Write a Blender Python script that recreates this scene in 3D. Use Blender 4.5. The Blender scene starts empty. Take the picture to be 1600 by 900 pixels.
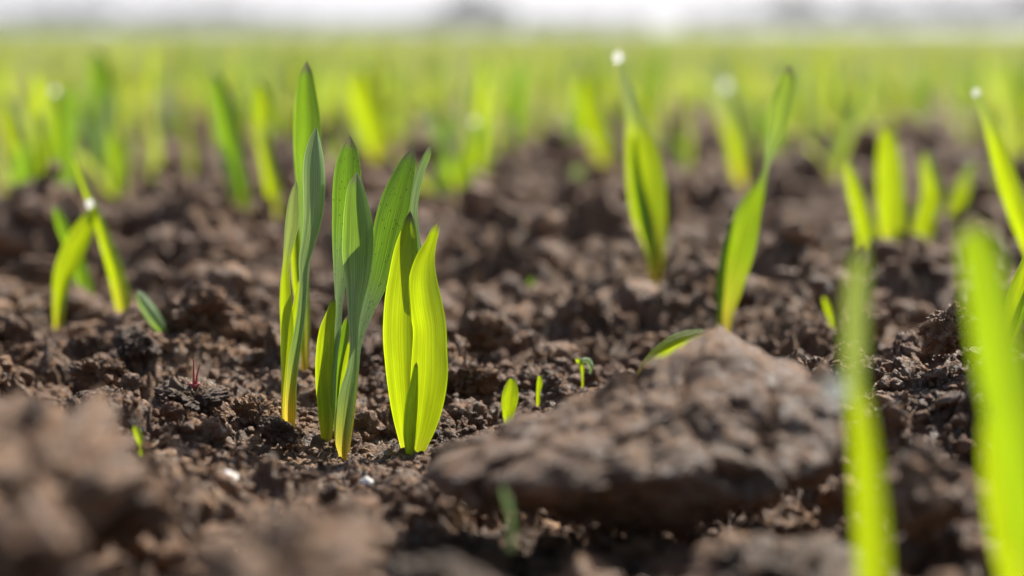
import bpy, bmesh, math, random
import numpy as np
from mathutils import Vector, Matrix

random.seed(7)
rng = np.random.default_rng(11)
S = bpy.context.scene
COL = S.collection

# ------------------------------------------------------------------ camera
FPX = 3111.0                      # focal length in pixels of a 1600 wide frame
HC = 0.100                        # lens height over the soil
PITCH = math.atan(395 / FPX)
D0 = 0.4715                       # distance of the plane in focus
cd = bpy.data.cameras.new('camera'); cam = bpy.data.objects.new('camera', cd); COL.objects.link(cam)
cam.location = (0, 0, HC); cam.rotation_euler = (math.pi / 2 - PITCH, 0, 0)
cd.sensor_width = 36; cd.lens = FPX / 1600 * 36
cd.clip_start = 0.01; cd.clip_end = 5000
cd.dof.use_dof = True; cd.dof.focus_distance = D0; cd.dof.aperture_fstop = 7.5
S.camera = cam
FWD = np.array([0, math.cos(PITCH), -math.sin(PITCH)])
UPV = np.array([0, math.sin(PITCH), math.cos(PITCH)])
RGT = np.array([1.0, 0, 0])

def at(px, py, zr):
    """point of the place seen at that spot of the picture, zr times the focus distance away"""
    Z = zr * D0
    return np.array([0, 0, HC]) + Z * (FWD + RGT * (px - 800) / FPX - UPV * (py - 450) / FPX)

def px_size(zr): return zr * D0 / FPX

# ------------------------------------------------------------------ noise
def _h(ix, iy, iz, s):
    n = (ix.astype(np.int64) * 374761393 + iy.astype(np.int64) * 668265263 + iz.astype(np.int64) * 2147483647 + s * 1274126177) & 0xFFFFFFFF
    n = ((n ^ (n >> 13)) * 1274126177) & 0xFFFFFFFF
    n = ((n ^ (n >> 16)) * 2246822519) & 0xFFFFFFFF
    n = n ^ (n >> 15)
    return (n & 0xFFFFFF).astype(np.float64) / 0xFFFFFF

def vnoise(p, s=0):
    """smooth noise in -1..1, p is (n, 2) or (n, 3)"""
    if p.shape[1] == 2: p = np.c_[p, np.zeros(len(p))]; flat = True
    else: flat = False
    i = np.floor(p).astype(np.int64); f = p - i; u = f * f * f * (f * (f * 6 - 15) + 10)
    out = np.zeros(len(p))
    for dx in (0, 1):
        for dy in (0, 1):
            for dz in ((0,) if flat else (0, 1)):
                w = (u[:, 0] if dx else 1 - u[:, 0]) * (u[:, 1] if dy else 1 - u[:, 1])
                if not flat: w = w * (u[:, 2] if dz else 1 - u[:, 2])
                out += w * _h(i[:, 0] + dx, i[:, 1] + dy, i[:, 2] + dz, s)
    return out * 2 - 1

def fbm(p, octaves=4, s=0, gain=0.5):
    a, out = 1.0, np.zeros(len(p))
    for k in range(octaves):
        out += a * vnoise(p * (2.03 ** k) + 17.3 * k, s + k); a *= gain
    return out

def worley(p, s=0):
    """distance to the nearest cell point, its id value and the offset to it"""
    three = p.shape[1] == 3
    if not three: p = np.c_[p, np.zeros(len(p))]
    i = np.floor(p).astype(np.int64)
    best = np.full(len(p), 9e9); idv = np.zeros(len(p)); off = np.zeros((len(p), 3)); f2 = np.full(len(p), 9e9)
    for dx in (-1, 0, 1):
        for dy in (-1, 0, 1):
            for dz in ((-1, 0, 1) if three else (0,)):
                c = i + (dx, dy, dz)
                q = np.stack([c[:, 0] + _h(c[:, 0], c[:, 1], c[:, 2], s), c[:, 1] + _h(c[:, 0], c[:, 1], c[:, 2], s + 1),
                              (c[:, 2] + _h(c[:, 0], c[:, 1], c[:, 2], s + 2)) if three else np.zeros(len(p))], 1)
                d = p - q; r = np.sqrt((d * d).sum(1))
                m = r < best
                f2 = np.where(m, best, np.minimum(f2, r))
                best = np.where(m, r, best)
                off = np.where(m[:, None], d, off)
                idv = np.where(m, _h(c[:, 0], c[:, 1], c[:, 2], s + 3), idv)
    return best, idv, off, f2

def facets(P, cell, amp, s):
    """tilted broken faces with a step where two meet"""
    wp = P / cell + 0.25 * np.stack([vnoise(P / cell * 1.1, s + 7), vnoise(P / cell * 1.1, s + 8), vnoise(P / cell * 1.1, s + 9)], 1)
    f1, idv, off, f2 = worley(wp, s)
    a, b = idv * 91.0, idv * 57.0
    return amp * (1.3 * (off[:, 0] * np.sin(a) * np.cos(b) + off[:, 1] * np.cos(a) * np.cos(b) + off[:, 2] * np.sin(b)) + 0.5 * (idv - 0.5) - 0.35 * np.exp(-((f2 - f1) / 0.10) ** 2))

def clodlayer(p, cell, amp, s, cover=0.6):
    """rounded and tilted lumps of one size"""
    warp = np.stack([fbm(p / cell * 1.3, 2, s + 50), fbm(p / cell * 1.3 + 9.1, 2, s + 60)], 1) * 0.25
    f1, idv, off, f2 = worley(p / cell + warp, s)
    r = 0.42 + 0.38 * idv
    body = np.sqrt(np.clip(1 - (f1 / r) ** 2, 0, 1))
    tilt = off[:, 0] * (np.sin(idv * 91.0)) + off[:, 1] * (np.cos(idv * 57.0))
    on = np.clip((np.modf(idv * 37.7)[0] - (1 - cover)) / 0.15, 0, 1)
    body = np.minimum(body * 1.25, 1)          # flat broken tops
    return amp * on * body * (0.5 + 0.75 * idv + 1.5 * tilt)

# ------------------------------------------------------------------ tagging and linking
def tag(o, label=None, cat=None, group=None, kind=None):
    if label: o['label'] = label
    if cat: o['category'] = cat
    if group: o['group'] = group
    if kind: o['kind'] = kind
    return o

def empty(name, loc, label, cat, group=None):
    o = bpy.data.objects.new(name, None); COL.objects.link(o); o.location = loc; o.empty_display_size = 0.01
    return tag(o, label, cat, group)

def mesh_np(name, V, F, mat, parent=None, loc=(0, 0, 0), uv=None, attrs=None, smooth=True):
    me = bpy.data.meshes.new(name)
    V = np.asarray(V, dtype=np.float32); F = np.asarray(F, dtype=np.int32)
    k = F.shape[1]
    me.vertices.add(len(V)); me.vertices.foreach_set('co', V.ravel())
    me.loops.add(F.size); me.loops.foreach_set('vertex_index', F.ravel())
    me.polygons.add(len(F)); me.polygons.foreach_set('loop_start', np.arange(0, F.size, k, dtype=np.int32))
    me.polygons.foreach_set('loop_total', np.full(len(F), k, dtype=np.int32))
    me.update(calc_edges=True)
    if smooth: me.polygons.foreach_set('use_smooth', np.ones(len(F), dtype=bool))
    if uv is not None:
        l = me.uv_layers.new(name='UVMap'); l.data.foreach_set('uv', np.asarray(uv, np.float32)[F.ravel()].ravel())
    for n, a in (attrs or {}).items():
        at_ = me.attributes.new(n, 'FLOAT', 'POINT'); at_.data.foreach_set('value', np.asarray(a, np.float32))
    me.materials.append(mat)
    o = bpy.data.objects.new(name, me); COL.objects.link(o); o.location = loc
    if parent: o.parent = parent
    return o

def grid_faces(n, m, base=0):
    i = np.arange(n - 1)[:, None] * m + np.arange(m - 1)[None, :] + base
    return np.stack([i, i + 1, i + m + 1, i + m], -1).reshape(-1, 4)

_ico = {}
def ico(level):
    if level not in _ico:
        bm = bmesh.new(); bmesh.ops.create_icosphere(bm, subdivisions=level, radius=1)
        V = np.array([v.co[:] for v in bm.verts]); F = np.array([[v.index for v in f.verts] for f in bm.faces]); bm.free()
        _ico[level] = (V / np.linalg.norm(V, axis=1)[:, None], F)
    return _ico[level]

# ------------------------------------------------------------------ materials
def N(nt, t, **kw):
    n = nt.nodes.new(t)
    for k, v in kw.items():
        if k in n.inputs: n.inputs[k].default_value = v
        else: setattr(n, k, v)
    return n

def newmat(name):
    m = bpy.data.materials.new(name); m.use_nodes = True
    nt = m.node_tree; nt.nodes.clear()
    return m, nt, nt.links.new

def ramp(nt, stops):
    r = nt.nodes.new('ShaderNodeValToRGB'); e = r.color_ramp.elements
    while len(e) < len(stops): e.new(0.5)
    for q, (p, c) in zip(e, stops): q.position = p; q.color = tuple(c) + (1,)
    return r

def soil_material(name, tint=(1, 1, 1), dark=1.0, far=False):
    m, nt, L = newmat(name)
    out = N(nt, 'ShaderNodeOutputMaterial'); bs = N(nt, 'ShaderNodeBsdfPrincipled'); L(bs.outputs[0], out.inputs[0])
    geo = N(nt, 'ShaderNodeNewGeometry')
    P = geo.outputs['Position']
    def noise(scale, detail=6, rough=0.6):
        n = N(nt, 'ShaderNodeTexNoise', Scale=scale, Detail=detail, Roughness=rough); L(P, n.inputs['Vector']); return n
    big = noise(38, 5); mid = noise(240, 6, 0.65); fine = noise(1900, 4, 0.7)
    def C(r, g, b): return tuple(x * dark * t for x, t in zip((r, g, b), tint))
    r1 = ramp(nt, [(0.30, C(0.060, 0.032, 0.017)), (0.50, C(0.220, 0.130, 0.074)), (0.68, C(0.52, 0.345, 0.210))])
    mix = N(nt, 'ShaderNodeMath', operation='ADD'); m2 = N(nt, 'ShaderNodeMath', operation='MULTIPLY'); m2.inputs[1].default_value = 0.55
    L(mid.outputs[0], m2.inputs[0]); L(m2.outputs[0], mix.inputs[0])
    m3 = N(nt, 'ShaderNodeMath', operation='MULTIPLY'); m3.inputs[1].default_value = 0.45; L(big.outputs[0], m3.inputs[0]); L(m3.outputs[0], mix.inputs[1])
    L(mix.outputs[0], r1.inputs[0])
    # pale and rusty mineral grains
    vor = N(nt, 'ShaderNodeTexVoronoi', Scale=900); L(P, vor.inputs['Vector'])
    sep = N(nt, 'ShaderNodeSeparateColor'); L(vor.outputs['Color'], sep.inputs[0])
    g1 = N(nt, 'ShaderNodeMath', operation='GREATER_THAN'); g1.inputs[1].default_value = 0.93; L(sep.outputs[0], g1.inputs[0])
    gcol = ramp(nt, [(0.0, (0.45, 0.36, 0.27)), (0.6, (0.5, 0.45, 0.38)), (0.8, (0.30, 0.13, 0.07))]); L(sep.outputs[1], gcol.inputs[0])
    g2 = N(nt, 'ShaderNodeMath', operation='MULTIPLY'); g2.inputs[1].default_value = 0.7; L(g1.outputs[0], g2.inputs[0])
    mc = N(nt, 'ShaderNodeMix', data_type='RGBA'); L(g2.outputs[0], mc.inputs[0]); L(r1.outputs[0], mc.inputs[6]); L(gcol.outputs[0], mc.inputs[7])
    col = mc.outputs[2]
    if far:   # beyond the rows one can see, the sheet carries low crop cover
        ln = N(nt, 'ShaderNodeVectorMath', operation='LENGTH'); L(P, ln.inputs[0])
        mr = N(nt, 'ShaderNodeMapRange'); mr.inputs[1].default_value = 45; mr.inputs[2].default_value = 110; L(ln.outputs['Value'], mr.inputs[0])
        nn = N(nt, 'ShaderNodeTexNoise', Scale=0.05, Detail=4); L(P, nn.inputs['Vector'])
        gc = ramp(nt, [(0.35, (0.085, 0.13, 0.03)), (0.65, (0.14, 0.185, 0.05))]); L(nn.outputs[0], gc.inputs[0])  # crop colour darkened to stand in for shade within the leaves
        mg = N(nt, 'ShaderNodeMix', data_type='RGBA'); L(mr.outputs[0], mg.inputs[0]); L(col, mg.inputs[6]); L(gc.outputs[0], mg.inputs[7])
        col = mg.outputs[2]
    L(col, bs.inputs['Base Color'])
    # some facets are damp and shine
    rr = N(nt, 'ShaderNodeMapRange'); rr.inputs[1].default_value = 0.35; rr.inputs[2].default_value = 0.6; rr.inputs[3].default_value = 0.34; rr.inputs[4].default_value = 0.8
    L(mid.outputs[0], rr.inputs[0]); L(rr.outputs[0], bs.inputs['Roughness'])
    bs.inputs['Specular IOR Level'].default_value = 0.55
    vfine = noise(5200, 3, 0.7); b0 = N(nt, 'ShaderNodeBump', Strength=0.8, Distance=0.0005); L(vfine.outputs[0], b0.inputs['Height'])
    b1 = N(nt, 'ShaderNodeBump', Strength=1.0, Distance=0.0016); L(fine.outputs[0], b1.inputs['Height']); L(b0.outputs[0], b1.inputs['Normal'])
    b2 = N(nt, 'ShaderNodeBump', Strength=0.9, Distance=0.0035); L(mid.outputs[0], b2.inputs['Height']); L(b1.outputs[0], b2.inputs['Normal'])
    L(b2.outputs[0], bs.inputs['Normal'])
    return m

def leaf_material(name, green=(0.10, 0.22, 0.035), trans=(0.24, 0.42, 0.010), sheen_col=(0.37, 0.60, 0.22), basec=(0.82, 0.62, 0.07), specks=0.0, tf=0.62, vein=(0.42, 1.36)):
    m, nt, L = newmat(name)
    out = N(nt, 'ShaderNodeOutputMaterial')
    uv = N(nt, 'ShaderNodeUVMap'); sx = N(nt, 'ShaderNodeSeparateXYZ'); L(uv.outputs[0], sx.inputs[0])
    wax = N(nt, 'ShaderNodeAttribute', attribute_name='wax')  # grey-green upper side of the blade, with sky reflection put into its colour
    # parallel veins
    mp = N(nt, 'ShaderNodeMapping'); mp.inputs['Scale'].default_value = (34, 1.0, 1); L(uv.outputs[0], mp.inputs[0])
    ve = N(nt, 'ShaderNodeTexNoise', Scale=1.0, Detail=3, Roughness=0.6); L(mp.outputs[0], ve.inputs['Vector'])
    mp2 = N(nt, 'ShaderNodeMapping'); mp2.inputs['Scale'].default_value = (3, 4, 1); L(uv.outputs[0], mp2.inputs[0])
    blot = N(nt, 'ShaderNodeTexNoise', Scale=1.0, Detail=3); L(mp2.outputs[0], blot.inputs['Vector'])
    vr = N(nt, 'ShaderNodeMapRange'); vr.inputs[1].default_value = 0.3; vr.inputs[2].default_value = 0.7; vr.inputs[3].default_value, vr.inputs[4].default_value = vein
    L(ve.outputs[0], vr.inputs[0])
    br = N(nt, 'ShaderNodeMapRange'); br.inputs[1].default_value = 0.3; br.inputs[2].default_value = 0.7; br.inputs[3].default_value = 0.80; br.inputs[4].default_value = 1.15
    L(blot.outputs[0], br.inputs[0])
    vm = N(nt, 'ShaderNodeMath', operation='MULTIPLY'); L(vr.outputs[0], vm.inputs[0]); L(br.outputs[0], vm.inputs[1])
    # midrib
    mid = N(nt, 'ShaderNodeMath', operation='SUBTRACT'); L(sx.outputs[0], mid.inputs[0]); mid.inputs[1].default_value = 0.5
    ab = N(nt, 'ShaderNodeMath', operation='ABSOLUTE'); L(mid.outputs[0], ab.inputs[0])
    mr = N(nt, 'ShaderNodeMapRange'); mr.inputs[1].default_value = 0.0; mr.inputs[2].default_value = 0.035; mr.inputs[3].default_value = 0.80; mr.inputs[4].default_value = 1.0
    L(ab.outputs[0], mr.inputs[0])
    vm1 = N(nt, 'ShaderNodeMath', operation='MULTIPLY'); L(vm.outputs[0], vm1.inputs[0]); L(mr.outputs[0], vm1.inputs[1])
    er = N(nt, 'ShaderNodeMapRange'); er.inputs[1].default_value = 0.462; er.inputs[2].default_value = 0.49; er.inputs[3].default_value = 1.0; er.inputs[4].default_value = 1.7
    L(ab.outputs[0], er.inputs[0])
    vm2 = N(nt, 'ShaderNodeMath', operation='MULTIPLY'); L(vm1.outputs[0], vm2.inputs[0]); L(er.outputs[0], vm2.inputs[1])
    def colour(c_base, c, c_sheen):
        r = ramp(nt, [(0.07, c_base), (0.20, tuple(0.35 * a + 0.65 * b for a, b in zip(c_base, c))), (0.36, c), (0.955, c), (0.985, (0.20, 0.16, 0.10))])
        L(sx.outputs[1], r.inputs[0])
        x = N(nt, 'ShaderNodeMix', data_type='RGBA'); L(wax.outputs['Fac'], x.inputs[0]); L(r.outputs[0], x.inputs[6]); x.inputs[7].default_value = tuple(c_sheen) + (1,)
        y = N(nt, 'ShaderNodeVectorMath', operation='SCALE'); L(x.outputs[2], y.inputs[0]); L(vm2.outputs[0], y.inputs['Scale'])
        o = y.outputs[0]
        if specks:
            mv = N(nt, 'ShaderNodeMapping'); mv.inputs['Scale'].default_value = (16, 110, 1); L(uv.outputs[0], mv.inputs[0])
            vo = N(nt, 'ShaderNodeTexVoronoi', Scale=1.0); L(mv.outputs[0], vo.inputs['Vector'])
            sc = N(nt, 'ShaderNodeSeparateColor'); L(vo.outputs['Color'], sc.inputs[0])
            a = N(nt, 'ShaderNodeMath', operation='LESS_THAN'); L(vo.outputs['Distance'], a.inputs[0]); a.inputs[1].default_value = 0.31
            b = N(nt, 'ShaderNodeMath', operation='LESS_THAN'); L(sc.outputs[0], b.inputs[0]); b.inputs[1].default_value = specks
            c2 = N(nt, 'ShaderNodeMath', operation='MULTIPLY'); L(a.outputs[0], c2.inputs[0]); L(b.outputs[0], c2.inputs[1])
            x2 = N(nt, 'ShaderNodeMix', data_type='RGBA'); L(c2.outputs[0], x2.inputs[0]); L(o, x2.inputs[6]); x2.inputs[7].default_value = (0.03, 0.035, 0.01, 1)
            o = x2.outputs[2]
        return o
    front = N(nt, 'ShaderNodeBsdfPrincipled', Roughness=0.36); front.inputs['Specular IOR Level'].default_value = 0.6
    L(colour(tuple(0.6 * x for x in basec), green, sheen_col), front.inputs['Base Color'])
    tr = N(nt, 'ShaderNodeBsdfTranslucent'); L(colour(basec, trans, tuple(0.55 * t + 0.12 for t in trans)), tr.inputs[0])
    bump = N(nt, 'ShaderNodeBump', Strength=0.7, Distance=0.0008); L(ve.outputs[0], bump.inputs['Height']); L(bump.outputs[0], front.inputs['Normal'])
    fac = N(nt, 'ShaderNodeMapRange'); fac.inputs[1].default_value = 0; fac.inputs[2].default_value = 1; fac.inputs[3].default_value = tf; fac.inputs[4].default_value = 0.38
    L(wax.outputs['Fac'], fac.inputs[0])
    mx = N(nt, 'ShaderNodeMixShader'); L(fac.outputs[0], mx.inputs[0]); L(front.outputs[0], mx.inputs[1]); L(tr.outputs[0], mx.inputs[2])
    L(mx.outputs[0], out.inputs[0])
    return m

M_SOIL = soil_material('soil', tint=(1.08, 1.0, .90), far=True)
M_CLOD = soil_material('clod_soil', tint=(1.14, 1.0, 0.86), dark=1.12)
M_WARM = soil_material('warm_clod_soil', tint=(1.08, .98, .88), dark=0.95)
M_PALE = soil_material('sunlit_pale_soil', tint=(1.05, 1.0, .95), dark=1.45)  # lighter copy of the soil, putting sunlight into the colour of some clods
M_DARK = soil_material('dark_soil', dark=0.62)  # darker copy of the soil; beneath the largest clod it stands for shade
M_LEAF = leaf_material('seedling_leaf')
M_LEAFY = leaf_material('young_leaf', green=(0.14, 0.26, 0.025), trans=(0.46, 0.59, 0.004), tf=0.65, vein=(0.70, 1.2))
M_CROP = leaf_material('crop_leaf', green=(0.17, 0.27, 0.07), trans=(0.46, 0.54, 0.06), sheen_col=(0.62, 0.70, 0.55), tf=0.6)  # very pale sheen colour stands for bright reflections on the crop
M_TWO = leaf_material('two_tone_leaf', green=(0.10, 0.23, 0.04), trans=(0.38, 0.56, 0.006), vein=(0.6, 1.25))
M_SPECK = leaf_material('speckled_leaf', green=(0.09, 0.20, 0.035), trans=(0.165, 0.32, 0.012), specks=0.13)

m, nt, L = newmat('water'); o_ = N(nt, 'ShaderNodeOutputMaterial'); g = N(nt, 'ShaderNodeBsdfGlass', IOR=1.33, Roughness=0.15)
t_ = N(nt, 'ShaderNodeBsdfTranslucent'); t_.inputs[0].default_value = (1, 1, 1, 1); x_ = N(nt, 'ShaderNodeMixShader'); x_.inputs[0].default_value = 0.72  # white translucency mixed in, standing for bright sun glints in the drops
L(g.outputs[0], x_.inputs[1]); L(t_.outputs[0], x_.inputs[2]); L(x_.outputs[0], o_.inputs[0]); M_WATER = m
def plain(name, c, rough=0.6):
    m, nt, L = newmat(name); o = N(nt, 'ShaderNodeOutputMaterial'); b = N(nt, 'ShaderNodeBsdfPrincipled', Roughness=rough)
    n = N(nt, 'ShaderNodeTexNoise', Scale=600, Detail=4); g = N(nt, 'ShaderNodeNewGeometry'); L(g.outputs['Position'], n.inputs['Vector'])
    r = ramp(nt, [(0.3, tuple(0.7 * x for x in c)), (0.7, tuple(min(1, 1.2 * x) for x in c))]); L(n.outputs[0], r.inputs[0]); L(r.outputs[0], b.inputs['Base Color']); L(b.outputs[0], o.inputs[0])
    return m
M_WHITE = plain('white_quartz', (0.72, 0.70, 0.66), 0.35)
M_RED = plain('red_shoot', (0.42, 0.06, 0.05), 0.4)
M_PINK = plain('pink_grain', (0.35, 0.10, 0.16), 0.4)

# ------------------------------------------------------------------ lie of the land
# spots where the soil surface is known: (x in picture, y in picture, distance ratio, reach in metres)
MARKS = [(450, 648, 1.01, .022), (477, 578, 1.10, .02), (535, 724, 1.0, .02), (642, 756, 0.985, .022), (580, 700, 0.99, .015),
         (1025, 442, 1.45, .05), (1130, 528, 1.26, .03), (192, 508, 1.30, .04), (90, 520, 1.32, .03), (256, 524, 1.17, .02),
         (384, 372, 1.8, .06), (437, 362, 1.8, .05), (1390, 412, 1.65, .06), (1450, 408, 1.65, .05), (1400, 512, 1.42, .05), (1420, 560, 1.28, .04), (390, 455, 1.6, .05), (430, 500, 1.42, .04), (1560, 500, 1.45, .04), (1360, 400, 1.6, .05),
         (800, 640, 1.0, .02), (900, 600, 1.10, .03), (843, 605, 1.06, .02), (1575, 545, 0.97, .02),
         (300, 700, 0.92, .03), (450, 830, 0.80, .035), (560, 775, 0.90, .022), (640, 790, 0.90, .022), (600, 915, 0.72, .03), (820, 950, 0.74, .04), (1050, 975, 0.74, .04), (1300, 890, 0.74, .035), (100, 700, 0.85, .04), (1450, 640, 1.0, .03),
         (1365, 1100, 0.60, .03), (1620, 1060, 0.57, .03)]
_mk = np.array([at(a, b, c) for a, b, c, r in MARKS]); _mr = np.array([m[3] for m in MARKS])

FRONT = np.array([(at(a, b, c) + (dx, -dy, 0))[:2] for a, b, c in ((450, 650, 1.01), (535, 714, 1.0), (642, 730, .985)) for dx, dy in ((0, .018), (0, .034))])
def terrain(p, detail=True):
    """height of the soil at p (n, 2)"""
    d = np.sqrt((p * p).sum(1))
    near = np.clip(1.6 - d / 2.4, 0, 1)
    # pull the surface through the known spots
    dist2 = ((p[:, None, :] - _mk[None, :, :2]) ** 2).sum(2)
    w = np.exp(-dist2 / (2 * (_mr * 1.0) ** 2))
    base0 = 0.006 * fbm(p / 0.16, 2, 5) * near
    ws = w.sum(1)
    pull = np.clip(ws, 0, 1)
    tgt = (w * _mk[None, :, 2]).sum(1) / np.maximum(ws, 1e-9)
    h = base0 * (1 - pull) + tgt * pull
    if not detail: return h
    fr = FRONT[None]
    calm = np.clip(np.exp(-dist2 / (2 * (0.011) ** 2)).sum(1) + np.exp(-((p[:, None, :] - fr) ** 2).sum(2) / (2 * .011 ** 2)).sum(1), 0, 1)   # soil is pressed down where the shoots come up
    ff = np.clip((d - 0.60) / 0.25, 0, 1)             # rough cloddy ground further off, finer tilth in the middle
    a1 = (0.35 + 0.65 * ff) * near
    lump = clodlayer(p, 0.060, 0.014, 101, 0.55) * a1 + clodlayer(p + 3.1, 0.030, 0.0085, 131, 0.6) * (0.6 + 0.4 * ff) * near
    lump += clodlayer(p + 1.7, 0.0135, 0.0050, 151, 0.65) * near
    h = h + (lump - 0.004) * (1 - 0.85 * calm)
    m = d < 1.7
    q = p[m]
    f = clodlayer(q, 0.0062, 0.0024, 171, 0.7) + clodlayer(q + .7, 0.0029, 0.0012, 191, 0.75)
    f += 0.0013 * fbm(q / 0.005, 5, 77, 0.66) + 0.0007 * (1 - 2 * np.abs(vnoise(q / 0.0017, 88)))
    h[m] += (f - 0.0024) * (1 - 0.55 * calm[m])
    h += 0.0025 * fbm(p / 0.03, 3, 33) * near
    # the land swells very gently towards the skyline
    far = np.clip((d - 60) / 400, 0, 1)
    return h + far * (0.9 + 1.0 * vnoise(p / 120, 9)) 

def axis(segs):
    out = [segs[0][0]]
    for a, b, st in segs:
        n = max(1, int(math.ceil(math.log(b / a) / st)))
        out += [a * (b / a) ** (k / n) for k in range(1, n + 1)]
    return np.array(out)
rows = axis([(0.17, 0.37, .004), (0.37, 0.62, .0017), (0.62, 3.0, .0032), (3.0, 950, .035)])
c1 = np.arange(-0.285, 0.285, 0.00075); c0 = np.arange(-0.62, -0.285, 0.0035); c2 = np.arange(0.286, 0.62, 0.0035)
cols = np.concatenate([c0, c1, c2])
Y, K = np.meshgrid(rows, cols, indexing='ij'); X = K * (Y + 0.02)
pts = np.stack([X.ravel(), Y.ravel()], 1)
# jitter so that no mesh pattern can show
H = np.empty(len(pts))
for a in range(0, len(pts), 200000): H[a:a + 200000] = terrain(pts[a:a + 200000])
# shove the points sideways a little so clods overhang
V = np.c_[pts, H]
dd = Y.ravel(); amp = 0.0016 * np.clip(1.8 - dd, 0, 1)
V[:, 0] += amp * vnoise(np.c_[pts / 0.006, H / 0.004], 301); V[:, 1] += amp * vnoise(np.c_[pts / 0.006, H / 0.004], 331)
tag(mesh_np('ground', V, grid_faces(len(rows), len(cols)), M_SOIL), 'brown crumbly soil of the field', None, None, 'structure')
n = 60
g_ = np.linspace(-1, 1, n); gx, gy = np.meshgrid(np.sign(g_) * np.abs(g_) ** 3 * 950, np.sign(g_) * np.abs(g_) ** 3 * 950, indexing='ij')
tag(mesh_np('field', np.c_[gx.ravel(), gy.ravel(), np.full(gx.size, -0.05)], grid_faces(n, n)[:, ::-1], M_SOIL), 'wide brown field below the crop', None, None, 'structure')

def ground_z(x, y): return float(terrain(np.array([[x, y]], float))[0])

# ------------------------------------------------------------------ clods and crumbs
def clod_shape(level, seed, size=(0.02, 0.02, 0.015), planes=11, rough=1.0):
    """unit clod scaled to size: cut by planes, then crumbled; keeps crumb size in metres"""
    r = np.random.default_rng(seed)
    U, F = ico(level)
    n = r.normal(size=(planes, 3)); n /= np.linalg.norm(n, axis=1)[:, None]
    d = r.uniform(0.62, 1.0, planes)
    t = (U @ n.T) / d[None, :]
    inv = (np.clip(t, 0, None) ** 14).sum(1) ** (1 / 14.0)
    rad = np.minimum(1 / np.maximum(inv, 0.78), 1.25)
    rad *= 1 + 0.16 * fbm(U * 1.7 + seed, 3, seed % 97)
    P = U * rad[:, None] * np.array(size)
    s = float(np.mean(size))
    nrm = U
    disp = np.zeros(len(P))
    for cell, amp, sd in ((s * 0.55, s * 0.13, 3), (s * 0.25, s * 0.065, 23), (s * 0.11, s * 0.03, 43)):
        if level < 5 and cell < s * 0.2: continue
        f1, idv, off, f2 = worley(P / cell + 0.3 * np.stack([vnoise(P / cell * 1.4, 1), vnoise(P / cell * 1.4, 2), vnoise(P / cell * 1.4, 3)], 1), sd + seed)
        disp += amp * rough * (np.sqrt(np.clip(1 - (f1 / 0.95) ** 2, 0, 1)) * (0.5 + idv) - 0.5)
    disp += s * 0.17 * rough * fbm(P / (s * 0.42) + seed, 5 if level > 4 else 3, 55, 0.66)
    if level > 3: disp += facets(P, s * 0.5, s * 0.16 * rough, seed + 5) + facets(P, s * 0.2, s * 0.06 * rough, seed + 6)
    disp += s * 0.05 * rough * (1 - 2 * np.abs(vnoise(P / (s * 0.11), 5)))
    return P + nrm * disp[:, None], F

def place_clod(name, label, cat, px, py, zr, wpx, hpx, seed, level=5, mat=None, depth=0.9, rz=None, group=None, rough=1.0, planes=11):
    k = px_size(zr)
    c = at(px, py, zr)
    size = (wpx * k / 2, wpx * k / 2 * depth, hpx * k / 2)
    P, F = clod_shape(level, seed, size, planes, rough)
    # bring the traced width and height to the mark
    for a, s_ in ((0, size[0]), (2, size[2])):
        lo, hi = P[:, a].min(), P[:, a].max(); P[:, a] = (P[:, a] - (lo + hi) / 2) * (2 * s_ / (hi - lo))
    return tag(mesh_np(name, P, F, mat or M_CLOD, loc=tuple(c)), label, cat, group)

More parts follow.
